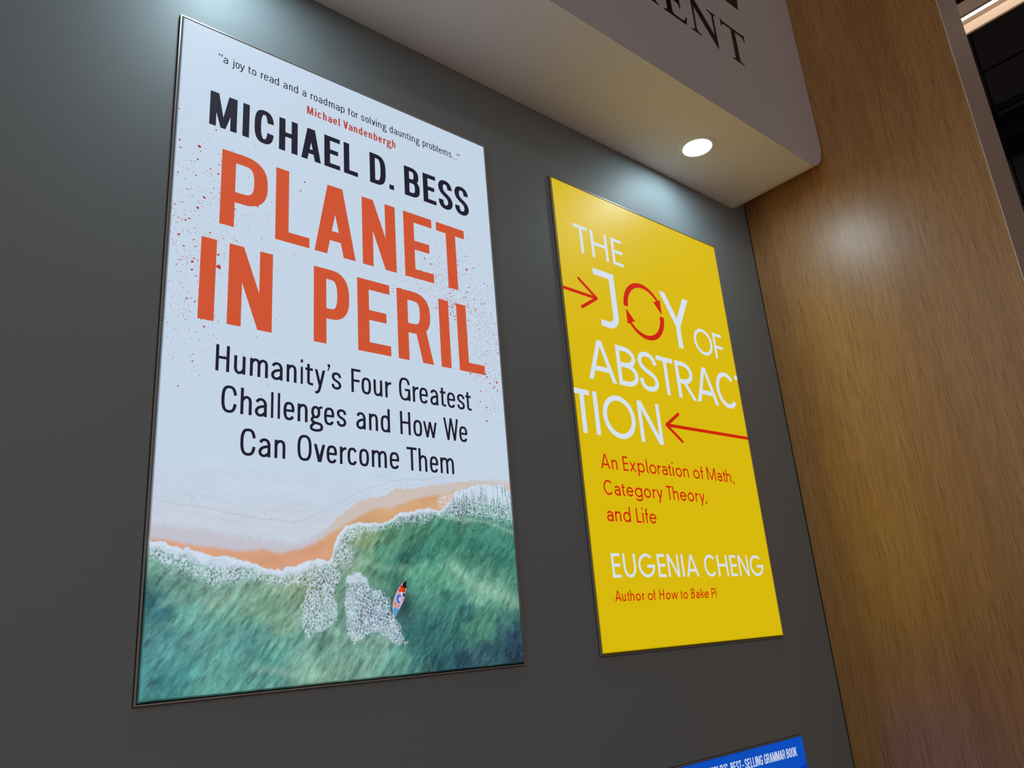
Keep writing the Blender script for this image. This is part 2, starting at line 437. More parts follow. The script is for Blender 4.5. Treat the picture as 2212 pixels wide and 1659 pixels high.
def glyph(K, ch, x0, x1, zb, cap, xh, wv, wh, geo):
    """draw one sans letter between x0 and x1 on baseline zb"""
    W = x1-x0
    pw = 2.0 if geo else 2.7
    def V(xc, a, b, w=wv): K.poly([(xc-w/2, a), (xc+w/2, a), (xc+w/2, b), (xc-w/2, b)])
    def Hb(zc, a, b, h=wh): K.poly([(a, zc-h/2), (b, zc-h/2), (b, zc+h/2), (a, zc+h/2)])
    def D(xa, za, xb, zbb, h): K.poly([(xa-h/2, za), (xa+h/2, za), (xb+h/2, zbb), (xb-h/2, zbb)])
    L, Rr = x0+wv/2, x1-wv/2
    B, T = zb+wh/2, zb+cap-wh/2
    top = zb+cap; X = zb+cap*xh; Tx = X-wh/2
    cx = (x0+x1)/2; over = cap*0.010
    def slant(h, dx): return wv*math.hypot(1, dx/h)*0.98
    def ring(c, d, rx, rz): K.rib(arc(c, d, rx, rz, 0, 360, pw, 40)[:-1], wv, wh, True)
    if ch == 'A':
        w = slant(cap, W/2)
        ap = w*(0.52 if geo else 0.62)
        K.poly([(x0, zb), (x0+w, zb), (cx+ap-w*0.15-w*0.0, top), (cx-ap, top)])
        K.poly([(x1-w, zb), (x1, zb), (cx+ap, top), (cx-ap+w*0.15, top)])
        zc = zb+cap*(0.27 if not geo else 0.29)
        f = (zc-zb)/cap
        Hb(zc, x0+w*0.6+(W/2-w)*f, x1-w*0.6-(W/2-w)*f)
    elif ch in 'BPR':
        V(L, zb, top)
        m = zb+cap*(0.53 if ch == 'B' else (0.40 if ch == 'P' and not geo else 0.46))
        inset = W*0.06 if ch == 'B' else (W*0.05 if ch == 'R' else 0)
        def bowl(za, zc2, xr):
            xm = L+(xr-L)*(0.42 if not geo else 0.40)
            K.rib([(L, zc2)]+arc(xm, (za+zc2)/2, xr-xm, (zc2-za)/2, 90, -90, pw)+[(L, za)], wv, wh)
        if ch == 'B':
            bowl(m, T, Rr-inset); bowl(B, m, Rr)
        else:
            bowl(m, T, Rr-inset)
            if ch == 'R':
                w = slant(m-zb, W*0.3)
                xs = x0+W*(0.50 if not geo else 0.30)
                D(x1-w/2, zb, xs+w/2, m, w)
    elif ch in 'CG':
        a = 14 if not geo else 42
        if ch == 'C':
            K.rib(arc(cx, (B+T)/2, (Rr-L)/2, (T-B)/2+over, a, 360-a, pw, 40), wv, wh)
            if not geo: pass
        else:
            K.rib(arc(cx, (B+T)/2, (Rr-L)/2, (T-B)/2+over, a+6, 358, pw, 40), wv, wh)
            Hb(zb+cap*0.47, cx+W*0.02, x1)
            if not geo: V(Rr, zb, zb+cap*0.5)
            else: V(Rr, zb+cap*0.40, zb+cap*0.5)
    elif ch == 'D':
        V(L, zb, top); xm = L+(Rr-L)*(0.35 if not geo else 0.3)
        K.rib([(L, T)]+arc(xm, (B+T)/2, Rr-xm, (T-B)/2, 90, -90, 2.9 if not geo else 2)+[(L, B)], wv, wh)
    elif ch in 'EF':
        V(L, zb, top); Hb(T, x0, x1)
        if ch == 'E':
            Hb(B, x0, x1); Hb(zb+cap*0.51, x0, x1-W*0.12 if not geo else x1)
        else: Hb(zb+cap*(0.50 if not geo else 0.46), x0, x1-W*0.12 if not geo else x1)
    elif ch == 'H': V(L, zb, top); V(Rr, zb, top); Hb(zb+cap*0.52, x0, x1)
    elif ch == 'I': V(cx, zb, top, W)
    elif ch == 'J':
        xs = x1-wv/2
        K.rib([(xs, top-wh*0.5)]+arc(xs-W*0.42, zb+cap*0.22+0, W*0.42, cap*0.22-wh/2, 0, -90, 2)+[(x0+W*0.02, zb+wh*0.55)], wv, wh)
        Hb(T, x0-W*0.12, x1)
    elif ch == 'K':
        V(L, zb, top); w = slant(cap, W*0.6)
        D(L, zb+cap*0.38, x1-w/2, top, w); D(x1-w/2, zb, x0+W*0.45, zb+cap*0.58, w)
    elif ch == 'L': V(L, zb, top); Hb(B, x0, x1)
    elif ch == 'M':
        w = slant(cap, W*0.35)
        if geo:
            V(L, zb, top, wv); V(Rr, zb, top, wv)
            D(cx, zb+cap*0.05, x0+w/2, top, w); D(cx, zb+cap*0.05, x1-w/2, top, w)
        else:
            V(L, zb, top, wv*0.95); V(Rr, zb, top, wv*0.95)
            K.poly([(x0, top), (x0+w*1.25, top), (cx+w*0.35, zb), (cx-w*0.35, zb)])
            K.poly([(x1, top), (x1-w*1.25, top), (cx-w*0.35, zb), (cx+w*0.35, zb)])
    elif ch == 'N':
        V(L, zb, top, wv*0.95); V(Rr, zb, top, wv*0.95)
        w = slant(cap, W-wv)*1.0
        K.poly([(x0, top), (x0+w, top), (x1, zb), (x1-w, zb)])
    elif ch in 'Oo':
        t = T if ch == 'O' else Tx
        ring(cx, (B+t)/2, (Rr-L)/2, (t-B)/2+over)
    elif ch in 'Ss':
        t = T if ch == 'S' else Tx
        h = t-B+2*over; b0 = B-over; w = Rr-L
        P = [(1.0, .735), (.96, .86), (.78, .965), (.5, 1.0), (.2, .965), (.04, .86), (0.02, .745), (.12, .625), (.35, .535), (.62, .465), (.88, .375), (1.0, .25), (.96, .13), (.78, .035), (.48, 0), (.2, .035), (.03, .14), (0, .275)]
        K.rib(cat_rom([(L+w*a, b0+h*c) for a, c in P], 4), wv, wh)
    elif ch == 'T': V(cx, zb, top); Hb(T, x0, x1)
    elif ch == 'U':
        rz = (Rr-L)/2*(1.15 if geo else 1)
        K.rib([(L, top)]+arc(cx, B+rz, (Rr-L)/2, rz+over, 180, 360, pw)+[(Rr, top)], wv, wh)
    elif ch in 'Vv':
        t = top if ch == 'V' else X; w = slant(t-zb, W/2); q = w*0.62
        K.poly([(x0, t), (x0+w, t), (cx+q, zb), (cx-q, zb)][::-1]); K.poly([(x1-w, t), (x1, t), (cx+q, zb), (cx-q, zb)][::-1])
    elif ch in 'Ww':
        t = top if ch == 'W' else X; w = slant(t-zb, W/4)*0.95; h = w/2
        a, c = x0+W*0.285, x1-W*0.285
        D(a, zb, x0+h, t, w); D(a, zb, cx, t, w); D(c, zb, cx, t, w); D(c, zb, x1-h, t, w)
    elif ch == 'Y':
        w = slant(cap*0.55, W/2); m = zb+cap*0.44
        V(cx, zb, m); D(cx, m-wh*0.1, x0+w/2, top, w); D(cx, m-wh*0.1, x1-w/2, top, w)
    elif ch == 'a':
        w = Rr-L; h = Tx-B
        K.rib(cat_rom([(L+w*.06, B+h*.80), (L+w*.16, B+h*.93), (L+w*.45, B+h*1.01), (L+w*.80, B+h*.95), (L+w*.985, B+h*.75), (Rr, B+h*.5), (Rr, zb+wh*.2)], 5), wv, wh)
        V(Rr, zb, B+h*.6, wv)
        if geo:
            ring(L+w*.5, B+h*.29, w*.5, h*.30)
        else:
            K.rib(cat_rom([(Rr, B+h*.585), (L+w*.62, B+h*.56), (L+w*.2, B+h*.45), (L, B+h*.25), (L+w*.12, B+h*.05), (L+w*.42, B-over), (L+w*.75, B+h*.05), (Rr, B+h*.2)], 5), wv, wh)
    elif ch in 'bdpq':
        ring(cx, (B+Tx)/2, (Rr-L)/2, (Tx-B)/2+over)
        s = L if ch in 'bp' else Rr
        if ch in 'bd': V(s, zb, top)
        else: V(s, zb-cap*0.27, X)
    elif ch == 'c':
        a = 30 if not geo else 42
        K.rib(arc(cx, (B+Tx)/2, (Rr-L)/2, (Tx-B)/2+over, a, 360-a, pw, 34), wv, wh)
    elif ch == 'e':
        K.rib(arc(cx, (B+Tx)/2, (Rr-L)/2, (Tx-B)/2+over, 3, 360-32, pw, 36), wv, wh)
        Hb(B+(Tx-B)*0.53, x0+wv*.6, x1-wv*.1, wh*0.92)
    elif ch == 'f':
        s = x0+W*0.42
        K.rib([(s, zb), (s, top-W*.55)]+arc(s+W*.45, top-W*.55, W*.45, W*.55-wh/2, 180, 95, 2, 8), wv, wh)
        Hb(X-wh/2, x0, x1-W*.02)
    elif ch == 't':
        s = x0+W*0.40
        K.rib([(s, X+cap*(0.16)), (s, zb+W*.42)]+arc(s+W*.42, zb+W*.42, W*.42, W*.42-wh/2, 180, 262, 2.3, 8)+[(x1, B)], wv, wh)
        Hb(X-wh/2, x0, x1-W*.03)
    elif ch == 'g':
        if geo:
            ring(cx, (B+Tx)/2, (Rr-L)/2, (Tx-B)/2+over)
            dz = zb-cap*0.27
            K.rib([(Rr, X), (Rr, zb-cap*.05)]+arc(cx, zb-cap*.05, (Rr-L)/2, cap*.22-wh/2, 0, -155, 2, 16), wv, wh)
        else:
            wo = W*0.76
            ox = x0+wo/2+W*.06
            K.rib(arc(ox, (X+zb+cap*.20)/2-wh*.0, wo/2-wv/2, (X-zb-cap*.20)/2-wh/2, 0, 360, 2.3, 30)[:-1], wv, wh, True)
            K.rib(cat_rom([(ox+wo*.28, X-cap*.13), (ox+wo*.48, X-cap*.05), (x1, X-cap*.035)], 4), wv*.9, wh*.95)
            K.rib(cat_rom([(ox-wo*.22, zb+cap*.25), (x0+W*.14, zb+cap*.17), (x0+W*.16, zb+cap*.08), (x0+W*.45, zb+cap*.02), (x0+W*.80, zb-cap*.01), (x1-W*.07, zb-cap*.10), (x1-W*.12, zb-cap*.22), (x0+W*.5, zb-cap*.275), (x0+W*.12, zb-cap*.235), (x0+W*.08, zb-cap*.12), (x0+W*.3, zb-cap*.0), (x0+W*.34, zb+cap*.02)], 5), wv, wh)
    elif ch in 'hnm':
        V(L, zb, top if ch == 'h' else X)
        def sh(a, b):
            w = b-a
            K.rib([(a, B+(Tx-B)*.72)]+cat_rom([(a+w*.03, B+(Tx-B)*.78), (a+w*.25, B+(Tx-B)*.95), (a+w*.58, Tx+over), (a+w*.9, B+(Tx-B)*.93), (b, B+(Tx-B)*.72)], 5)+[(b, zb)], wv, wh)
        if ch == 'm':
            c2 = (L+Rr)/2; sh(L, c2); sh(c2, Rr)
        else: sh(L, Rr)
    elif ch == 'r':
        V(L, zb, X)
        K.rib(cat_rom([(L, B+(Tx-B)*.66), (L+(x1-L)*.30, B+(Tx-B)*.90), (x1, Tx+over)], 6), wv, wh)
    elif ch == 'u':
        V(Rr, zb, X); w = Rr-L
        K.rib([(L, X), (L, B+(Tx-B)*.30)]+cat_rom([(L+w*.02, B+(Tx-B)*.22), (L+w*.14, B+(Tx-B)*.06), (L+w*.42, B-over), (L+w*.78, B+(Tx-B)*.07), (Rr, B+(Tx-B)*.26)], 5), wv, wh)
    elif ch in 'ij':
        s = cx if ch == 'i' else x1-wv/2
        ww = W if ch == 'i' else wv
        if geo:
            K.rib(arc(s, top-wv*.3, wv*.3, wv*.3, 0, 360, 2, 14)[:-1], wv*.6, wv*.6, True)
        else: V(s, top-wh*1.25, top, ww)
        if ch == 'i': V(s, zb, X, ww)
        else: K.rib([(s, X), (s, zb-cap*.14), (s-wv*.3, zb-cap*.22), (x0, zb-cap*.24)], wv, wh)
    elif ch == 'l':
        if geo and W > wv*1.6:
            K.rib([(L, top), (L, zb+W*.5), (L+W*.22, B+W*.05), (x1, B)], wv, wh)
        else: V(cx, zb, top, min(W, wv*1.15))
    elif ch == 'k':
        V(L, zb, top); w = slant(X-zb, W*.6)
        D(L, zb+cap*.25, x1-w/2, X, w); D(x1-w/2, zb, x0+W*.45, zb+cap*.42, w)
    elif ch == 'x':
        w = slant(X-zb, W)*.85; D(x0+w/2, zb, x1-w/2, X, w); D(x1-w/2, zb, x0+w/2, X, w)
    elif ch == 'y':
        w = slant(X-zb, W/2); dz = cap*.27
        xb = x0+W*.52
        D(xb, zb, x0+w/2, X, w)
        if geo: D(xb-W*.22, zb-dz, x1-w/2, X, w)
        else:
            D(xb-0.02*W, zb, x1-w/2, X, w)
            K.rib(cat_rom([(xb, zb+cap*.06), (xb-W*.10, zb-cap*.12), (xb-W*.24, zb-dz*.82), (xb-W*.48, zb-dz*.93)], 5), wv, wh)
    elif ch == '.': K.poly([(x0, zb), (x1, zb), (x1, zb+wh*1.1), (x0, zb+wh*1.1)])
    elif ch == ',': D(cx-W*.12, zb-cap*.15, cx+W*.1, zb+cap*.12, wv*1.0)
    elif ch == '-': Hb(zb+cap*.42, x0, x1)
    elif ch in '’”“':
        def q(a, b, flip=False):
            w = b-a
            pts = [(a+w*.1, top), (b, top), (b, top-cap*.12), (a+w*.30, top-cap*.30), (a, top-cap*.28), (a+w*.5, top-cap*.13), (a+w*.1, top-cap*.12)]
            if flip:
                pts = [(a+b-x, 2*top-cap*.30-z) for x, z in pts]
            K.poly(pts)
        if ch == '’': q(x0, x1)
        else:
            q(x0, x0+W*.42, ch == '“'); q(x1-W*.42, x1, ch == '“')

def text_obj(name, line, mat, parent, y, geo=False, whk=0.86, wv=None, W=940.0, skew=0):
    d = TXT[line]
    w = (wv or d['wv'])
    av, af = [], []
    for num, (ch, a, b) in enumerate(d['L']):
        K = Ink(6.8, W-7.2)
        zb = d['z0']+d['s']*a
        glyph(K, ch, a, b, zb, d['cap'], d['xh'], w, w*whk, geo)
        if d['it'] and num >= d['it'][0]:        # italic words
            K.v = [(x+d['it'][1]*(z-zb), z) for x, z in K.v]
        K.union()
        if not K.f: continue
        if d['cap'] > 35:        # large enough to tell the letters apart
            link('letter', mesh('letter', [(x/1000, y, z/1000) for x, z in K.v], K.f), mat, parent)
        else:
            n = len(av); av += K.v; af += [tuple(i+n for i in f) for f in K.f]
    if av:
        o = link(name, mesh(name, [(x/1000, y, z/1000) for x, z in av], af), mat, parent)
        o['kind'] = 'stuff'

TXT = {
 'author': dict(z0=1277.5, s=-0.00591, cap=95.7, xh=0.7, it=None, wv=16.76, L=[('M',80.4,147.4),('I',161.1,177.8),('C',191,241.3),('H',255,305.2),('A',315.3,370.3),('E',380.1,426.1),('L',437.2,479.5),('D',516.5,567.1),('.',578.1,593.1),('B',628.3,679.8),('E',692,736.8),('S',746.1,796),('S',805.1,856)]),
 'title1': dict(z0=1020.8, s=-0.00313, cap=200.3, xh=0.7, it=None, wv=33.98, L=[('P',114.9,228.4),('L',249.5,338.9),('A',352.5,468.1),('N',488.2,593.2),('E',619.3,714.3),('T',730.2,830.4)]),
 'title2': dict(z0=775.6, s=-0.00074, cap=200.5, xh=0.7, it=None, wv=34.93, L=[('I',77,112),('N',140,246.3),('P',350.7,447.4),('E',470.9,566.8),('R',588.8,699.6),('I',724.3,757.7),('L',785.3,874)]),
 'sub1': dict(z0=663.2, s=-0.00106, cap=60.7, xh=0.7, it=None, wv=6.51, L=[('H',120.4,150.7),('u',160.7,186.7),('m',196.6,238.7),('a',246.2,273.8),('n',283.1,307.8),('i',317.8,323.5),('t',329.6,349.3),('y',353.5,380.7),('’',385.9,393.6),('s',397.3,422.8),('F',450,476),('o',478,504.9),('u',511.9,537.1),('r',545.4,563.6),('G',586.3,620.3),('r',627.5,646),('e',648.1,674.9),('a',681.7,707.4),('t',713.6,732.3),('e',736.3,763.3),('s',769.6,794.8),('t',798.2,817.5)]),
 'sub2': dict(z0=571.9, s=0.00041, cap=60.5, xh=0.7, it=None, wv=5.78, L=[('C',136.1,170.1),('h',178.1,203.5),('a',210.5,238),('l',247.3,253.1),('l',263,268.9),('e',277,303.6),('n',310.9,335.8),('g',342.7,373.2),('e',377.1,403.8),('s',409.9,435.2),('a',461.6,487.7),('n',496.8,522),('d',529.8,556.6),('H',586.2,617),('o',625.4,651.9),('w',655.6,698.2),('W',720,768.2),('e',770.3,797.4)]),
 'sub3': dict(z0=481.5, s=0.00035, cap=59.5, xh=0.7, it=None, wv=7.46, L=[('C',180.4,214.5),('a',220.8,248.2),('n',257.3,282.8),('O',311.4,345.9),('v',351.5,379.9),('e',383.2,410.1),('r',417.2,434.5),('c',437.2,462.9),('o',468.1,494.7),('m',502.3,544.3),('e',552.4,579.9),('T',602,632.6),('h',637.3,662.9),('e',670.9,697.1),('m',703.6,746.6)]),
 'quote': dict(z0=1468.1, s=-0.00939, cap=24.0, xh=0.72, it=None, wv=2.82, L=[('“',95.7,106.3),('a',107.5,119.4),('j',129.7,135.2),('o',138.1,148.4),('y',148.7,161.6),('t',169.7,178.7),('o',180.6,191.6),('r',203.6,210.1),('e',212,223.2),('a',225.9,237.8),('d',240.2,252.2),('a',264.1,275.7),('n',280,290),('d',293,304.9),('a',316.8,328.4),('r',341,347.9),('o',350.1,360.7),('a',363.8,374.8),('d',378.2,389.3),('m',393.9,411.7),('a',414.6,426.9),('p',430.2,441.6),('f',451.6,459.2),('o',461.6,473.3),('r',476.1,483.2),('s',493,502.9),('o',506.3,516.9),('l',520.3,523.1),('v',526.2,537.9),('i',540.3,543.4),('n',547,558.3),('g',562.1,574.5),('d',584.9,595.7),('a',599.6,610.4),('u',614.6,624.7),('n',628.5,639.7),('t',642.5,650.5),('i',652.8,655.9),('n',659.8,671.1),('g',674.8,686.9),('p',698,708.7),('r',711.9,719.7),('o',721.1,731.9),('b',735.3,746.7),('l',749.4,752.4),('e',756.3,767.4),('m',770.8,788.7),('s',792.3,802.8),('.',805.8,808.8),('.',812.6,815.7),('.',819.5,822.6),('”',823.7,834.2)]),
 'quoter': dict(z0=1415.5, s=-0.00111, cap=24.9, xh=0.72, it=None, wv=4.15, L=[('M',331,348.6),('i',353.4,357.6),('c',361,372.2),('h',376.6,387.6),('a',391.3,403.5),('e',406.8,418.6),('l',422.6,426.8),('V',437,451.4),('a',453.1,465.5),('n',469,480.1),('d',484.5,495.8),('e',500.5,511.8),('n',515.6,527.1),('b',531.6,543.3),('e',546.9,558.6),('r',562.6,573.4),('g',574.2,588.7),('h',591.5,602.3)]),
 'the': dict(z0=1290.7, s=0.00414, cap=106.3, xh=0.7, it=None, wv=14.03, L=[('T',89.7,159.5),('H',172.2,255.5),('E',277.6,332.7)]),
 'joy': dict(z0=1034.4, s=0.0, cap=212.1, xh=0.7, it=None, wv=28.6, L=[('J',173.7,267),('Y',514.8,688.1)]),
 'of': dict(z0=1034.6, s=0.0, cap=106.2, xh=0.7, it=None, wv=14.81, L=[('O',690.4,805.9),('F',816.2,873.9)]),
 'abstrac': dict(z0=834.7, s=0.00389, cap=142.0, xh=0.7, it=None, wv=19.49, L=[('A',84.1,215.6),('B',227.9,330.6),('S',337.6,436.4),('T',440,532.3),('R',544.2,647.7),('A',652.7,784),('C',784.6,917.7),('T',918.4,1025.2)]),
 'tion': dict(z0=649.1, s=3e-05, cap=143.1, xh=0.7, it=None, wv=19.7, L=[('T',3.9,73.8),('I',88.9,108.6),('O',128.1,283.8),('N',301.7,416.9)]),
 'red1': dict(z0=543.0, s=0.003, cap=47.0, xh=0.66, it=None, wv=6.44, L=[('A',90.6,132.9),('n',140.2,166.5),('E',193.5,217.9),('x',224.3,255.6),('p',263.6,298.2),('l',307.2,316.8),('o',321,357.4),('r',363.7,381.7),('a',385.7,414.1),('t',421,435.4),('i',442.5,448.9),('o',457.9,493.1),('n',500.4,529.3),('o',555.1,591.3),('f',597.5,614.5),('M',634.9,686.4),('a',695.8,723.5),('t',732,746),('h',750.1,779.6),(',',788.8,796.4)]),
 'red2': dict(z0=461.3, s=0.00307, cap=46.2, xh=0.66, it=None, wv=7.06, L=[('C',91,134.7),('a',138.8,166.1),('t',173.2,187.9),('e',194.5,227.1),('g',234.1,270.3),('o',277.9,312.6),('r',321.8,338.2),('y',341.6,373.4),('T',393.4,422.8),('h',426.5,454.9),('e',463.1,497.5),('o',504.1,539.9),('r',548.1,565.5),('y',569.2,599.7),(',',602.2,609.1)]),
 'red3': dict(z0=381.0, s=0.00012, cap=47.3, xh=0.66, it=None, wv=6.12, L=[('a',91.1,119.7),('n',127.8,155),('d',164.6,198.9),('L',225.9,248.8),('i',254.6,260.7),('f',268.9,284.3),('e',289.3,323)]),
 'cheng': dict(z0=214.8, s=-0.00095, cap=70.9, xh=0.7, it=None, wv=10.13, L=[('E',87.2,125.1),('U',138,194.5),('G',206.8,284.5),('E',297.8,334.6),('N',347,404),('I',418.7,428.4),('A',439,504.8),('C',538.4,605.6),('H',612.3,670.4),('E',686.2,724.2),('N',736.4,795.3),('G',805.6,887.3)]),
 'auth': dict(z0=147.4, s=-0.00237, cap=30.9, xh=0.66, it=[8, 0.13], wv=5.45, L=[('A',85.1,112.2),('u',115.7,132),('t',139.1,147.7),('h',152.1,170),('o',176,199.3),('r',206,216.6),('o',231.4,256.1),('f',258.9,268.9),('H',285.1,308),('o',317,339.5),('w',343.1,376.2),('t',390.3,398.5),('o',403.4,426.6),('B',444.2,462.9),('a',469.1,487.8),('k',494.6,512),('e',514.1,537),('P',552.9,574),('i',576.7,580.8)]),
 'gram': dict(z0=-362.1, s=-0.01474, cap=27.6, xh=0.7, it=None, wv=4.69, L=[('W',395.8,414.7),('O',416.9,430.9),('R',433.1,447.1),('L',449.3,460.8),('D',463,477),('’',479.3,484.9),('S',487.2,501.4),('B',516.6,529.5),('E',531.6,543.1),('S',545.1,558.2),('T',560.3,572.2),('-',575.6,585.8),('S',591.5,605.4),('E',607.6,620),('L',622.2,633.8),('L',636.1,647.7),('I',650,655.1),('N',657.4,672.5),('G',674.9,689.7),('G',699.3,713.4),('R',715.7,729.9),('A',732.2,746.3),('M',748.6,767.1),('M',769.4,788.1),('A',790.4,804.9),('R',807.3,822.2),('B',831.2,844.9),('O',847.2,861.3),('O',863.5,877.8),('K',880,894.4)]),
}

# ================================================================ light boxes
FACE = {}
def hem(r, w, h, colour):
    """the print's outer margin, wrapped towards the rail and with fading backlight painted into its ink"""
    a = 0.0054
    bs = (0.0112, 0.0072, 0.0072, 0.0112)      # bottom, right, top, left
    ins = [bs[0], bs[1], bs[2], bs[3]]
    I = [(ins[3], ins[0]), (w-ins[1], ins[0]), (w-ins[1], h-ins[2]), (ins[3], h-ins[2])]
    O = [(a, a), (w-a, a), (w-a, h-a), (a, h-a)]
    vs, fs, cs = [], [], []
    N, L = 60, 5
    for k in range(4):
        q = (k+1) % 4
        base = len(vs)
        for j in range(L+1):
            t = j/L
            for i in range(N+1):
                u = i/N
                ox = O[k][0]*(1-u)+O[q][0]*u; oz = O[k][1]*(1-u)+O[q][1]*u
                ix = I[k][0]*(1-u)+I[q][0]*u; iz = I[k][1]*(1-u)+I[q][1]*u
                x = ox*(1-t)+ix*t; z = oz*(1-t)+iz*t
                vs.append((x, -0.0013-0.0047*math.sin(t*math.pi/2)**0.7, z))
                f = 0.02+0.98*t**1.9 if k in (0, 3) else 0.25+0.75*t  # edge vignette put into the ink colour, deepest at bottom and left
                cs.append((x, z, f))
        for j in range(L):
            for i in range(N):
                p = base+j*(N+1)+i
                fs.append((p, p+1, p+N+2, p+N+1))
    me = mesh('fabric_edge_falloff', vs, fs)
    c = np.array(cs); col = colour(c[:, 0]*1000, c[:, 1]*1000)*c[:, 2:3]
    at = me.color_attributes.new('ink', 'FLOAT_COLOR', 'POINT')
    cc = np.ones((len(vs), 4)); cc[:, :3] = col
    at.data.foreach_set('color', cc.ravel())
    link('fabric_edge_falloff', me, M['photo'], r)
    return I

def lightbox(name, x0, z0, w, h, face_mat, label, face=True, colour=None):
    """origin at lower left outer corner of the rail, on the wall"""
    r = empty(name, (x0, 0, z0), label, 'light box')
    def ring(nm, a, b, ya, yb, mat):
        """four mitred bars between insets a and b"""
        for k in range(4):
            o = [(a, a), (w-a, a), (w-a, h-a), (a, h-a)]; i = [(b, b), (w-b, b), (w-b, h-b), (b, h-b)]
            p, q = k, (k+1) % 4
            P = [o[p], o[q], i[q], i[p]]
            vs = [(x, ya, z) for x, z in P]+[(x, yb, z) for x, z in P]
            fs = [(0,1,2,3), (7,6,5,4), (0,4,5,1), (1,5,6,2), (2,6,7,3), (3,7,4,0)]
            link(nm, mesh(nm, vs, fs), mat, r)
    vs, fs = boxes([(0, w, -0.0012, -0.0002, 0, h)])
    link('backing', mesh('backing', vs, fs), M['groove'], r)
    ring('frame_rail', 0.0013, 0.0042, -0.0070, -0.0011, M['rail'])
    if face:
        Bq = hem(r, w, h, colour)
        vs = [(x, -0.0060, z) for x, z in Bq]
        FACE[label] = link('printed_panel', mesh('printed_panel', vs, [(0, 1, 2, 3)]), face_mat, r)
    return r
YF = -0.0060; YI = -0.0063

# --- poster 1 -----------------------------------------------------------
P1W, P1H = 0.9404, 1.558
p1 = lightbox('poster_light_box', 0.4549, 1.4933, P1W, P1H, M['white_print'],
              'white backlit poster with orange title and beach photograph of green sea and small boat', face=False)
ZP = 0.500     # height of the photograph
b, bl = 0.0072, 0.0112     # margins right and top, left and bottom
vs = [(bl, YF, ZP), (P1W-b, YF, ZP), (P1W-b, YF, P1H-b), (bl, YF, P1H-b)]
f1 = link('printed_panel', mesh('printed_panel', vs, [(0, 1, 2, 3)]), M['white_print'], p1)

rng = np.random.RandomState(11)
LAT = rng.rand(512, 512)
def vnoise(x, y):
    xi = np.floor(x).astype(int); yi = np.floor(y).astype(int)
    fx = x-xi; fy = y-yi
    fx = fx*fx*(3-2*fx); fy = fy*fy*(3-2*fy)
    g = lambda i, j: LAT[i % 512, j % 512]
    return (g(xi, yi)*(1-fx)+g(xi+1, yi)*fx)*(1-fy)+(g(xi, yi+1)*(1-fx)+g(xi+1, yi+1)*fx)*fy
def fbm(x, y, o=4, k=0.5):
    s = 0; a = 1; t = 0
    for i in range(o):
        s = s+a*vnoise(x*2**i+17.3*i, y*2**i+5.1*i); t += a; a *= k
    return s/t
def worley(x, y):
    xi = np.floor(x).astype(int); yi = np.floor(y).astype(int)
    d1 = np.full(x.shape, 9.0); d2 = np.full(x.shape, 9.0)
    for i in (-1, 0, 1):
        for j in (-1, 0, 1):
            a, c = xi+i, yi+j
            px = a+LAT[a % 512, c % 512]; py = c+LAT[(a+101) % 512, (c+57) % 512]
            d = np.hypot(px-x, py-y)
            d2 = np.minimum(d2, np.maximum(d1, d)); d1 = np.minimum(d1, d)
    return d1, d2
def lin(c):
    c = np.asarray(c, float)/255
    return np.where(c > 0.04045, ((c+0.055)/1.055)**2.4, c/12.92)
def sstep(a, c, x):
    t = np.clip((x-a)/(c-a), 0, 1); return t*t*(3-2*t)
def inpoly(x, z, P):
    ins = np.zeros(x.shape, bool); n = len(P)
    for i in range(n):
        (xa, za), (xb, zb) = P[i], P[(i+1) % n]
        if za == zb: continue
        ins ^= ((za > z) != (zb > z)) & (x < (xb-xa)*(z-za)/(zb-za)+xa)
    return ins
def pdist(x, z, P):
    d = np.full(x.shape, 1e9); n = len(P)
    for i in range(n):
        a = np.array(P[i], float); c = np.array(P[(i+1) % n], float); v = c-a
        t = np.clip(((x-a[0])*v[0]+(z-a[1])*v[1])/(v@v), 0, 1)
        d = np.minimum(d, np.hypot(x-a[0]-t*v[0], z-a[1]-t*v[1]))
    return np.where(inpoly(x, z, P), d, -d)      # positive inside

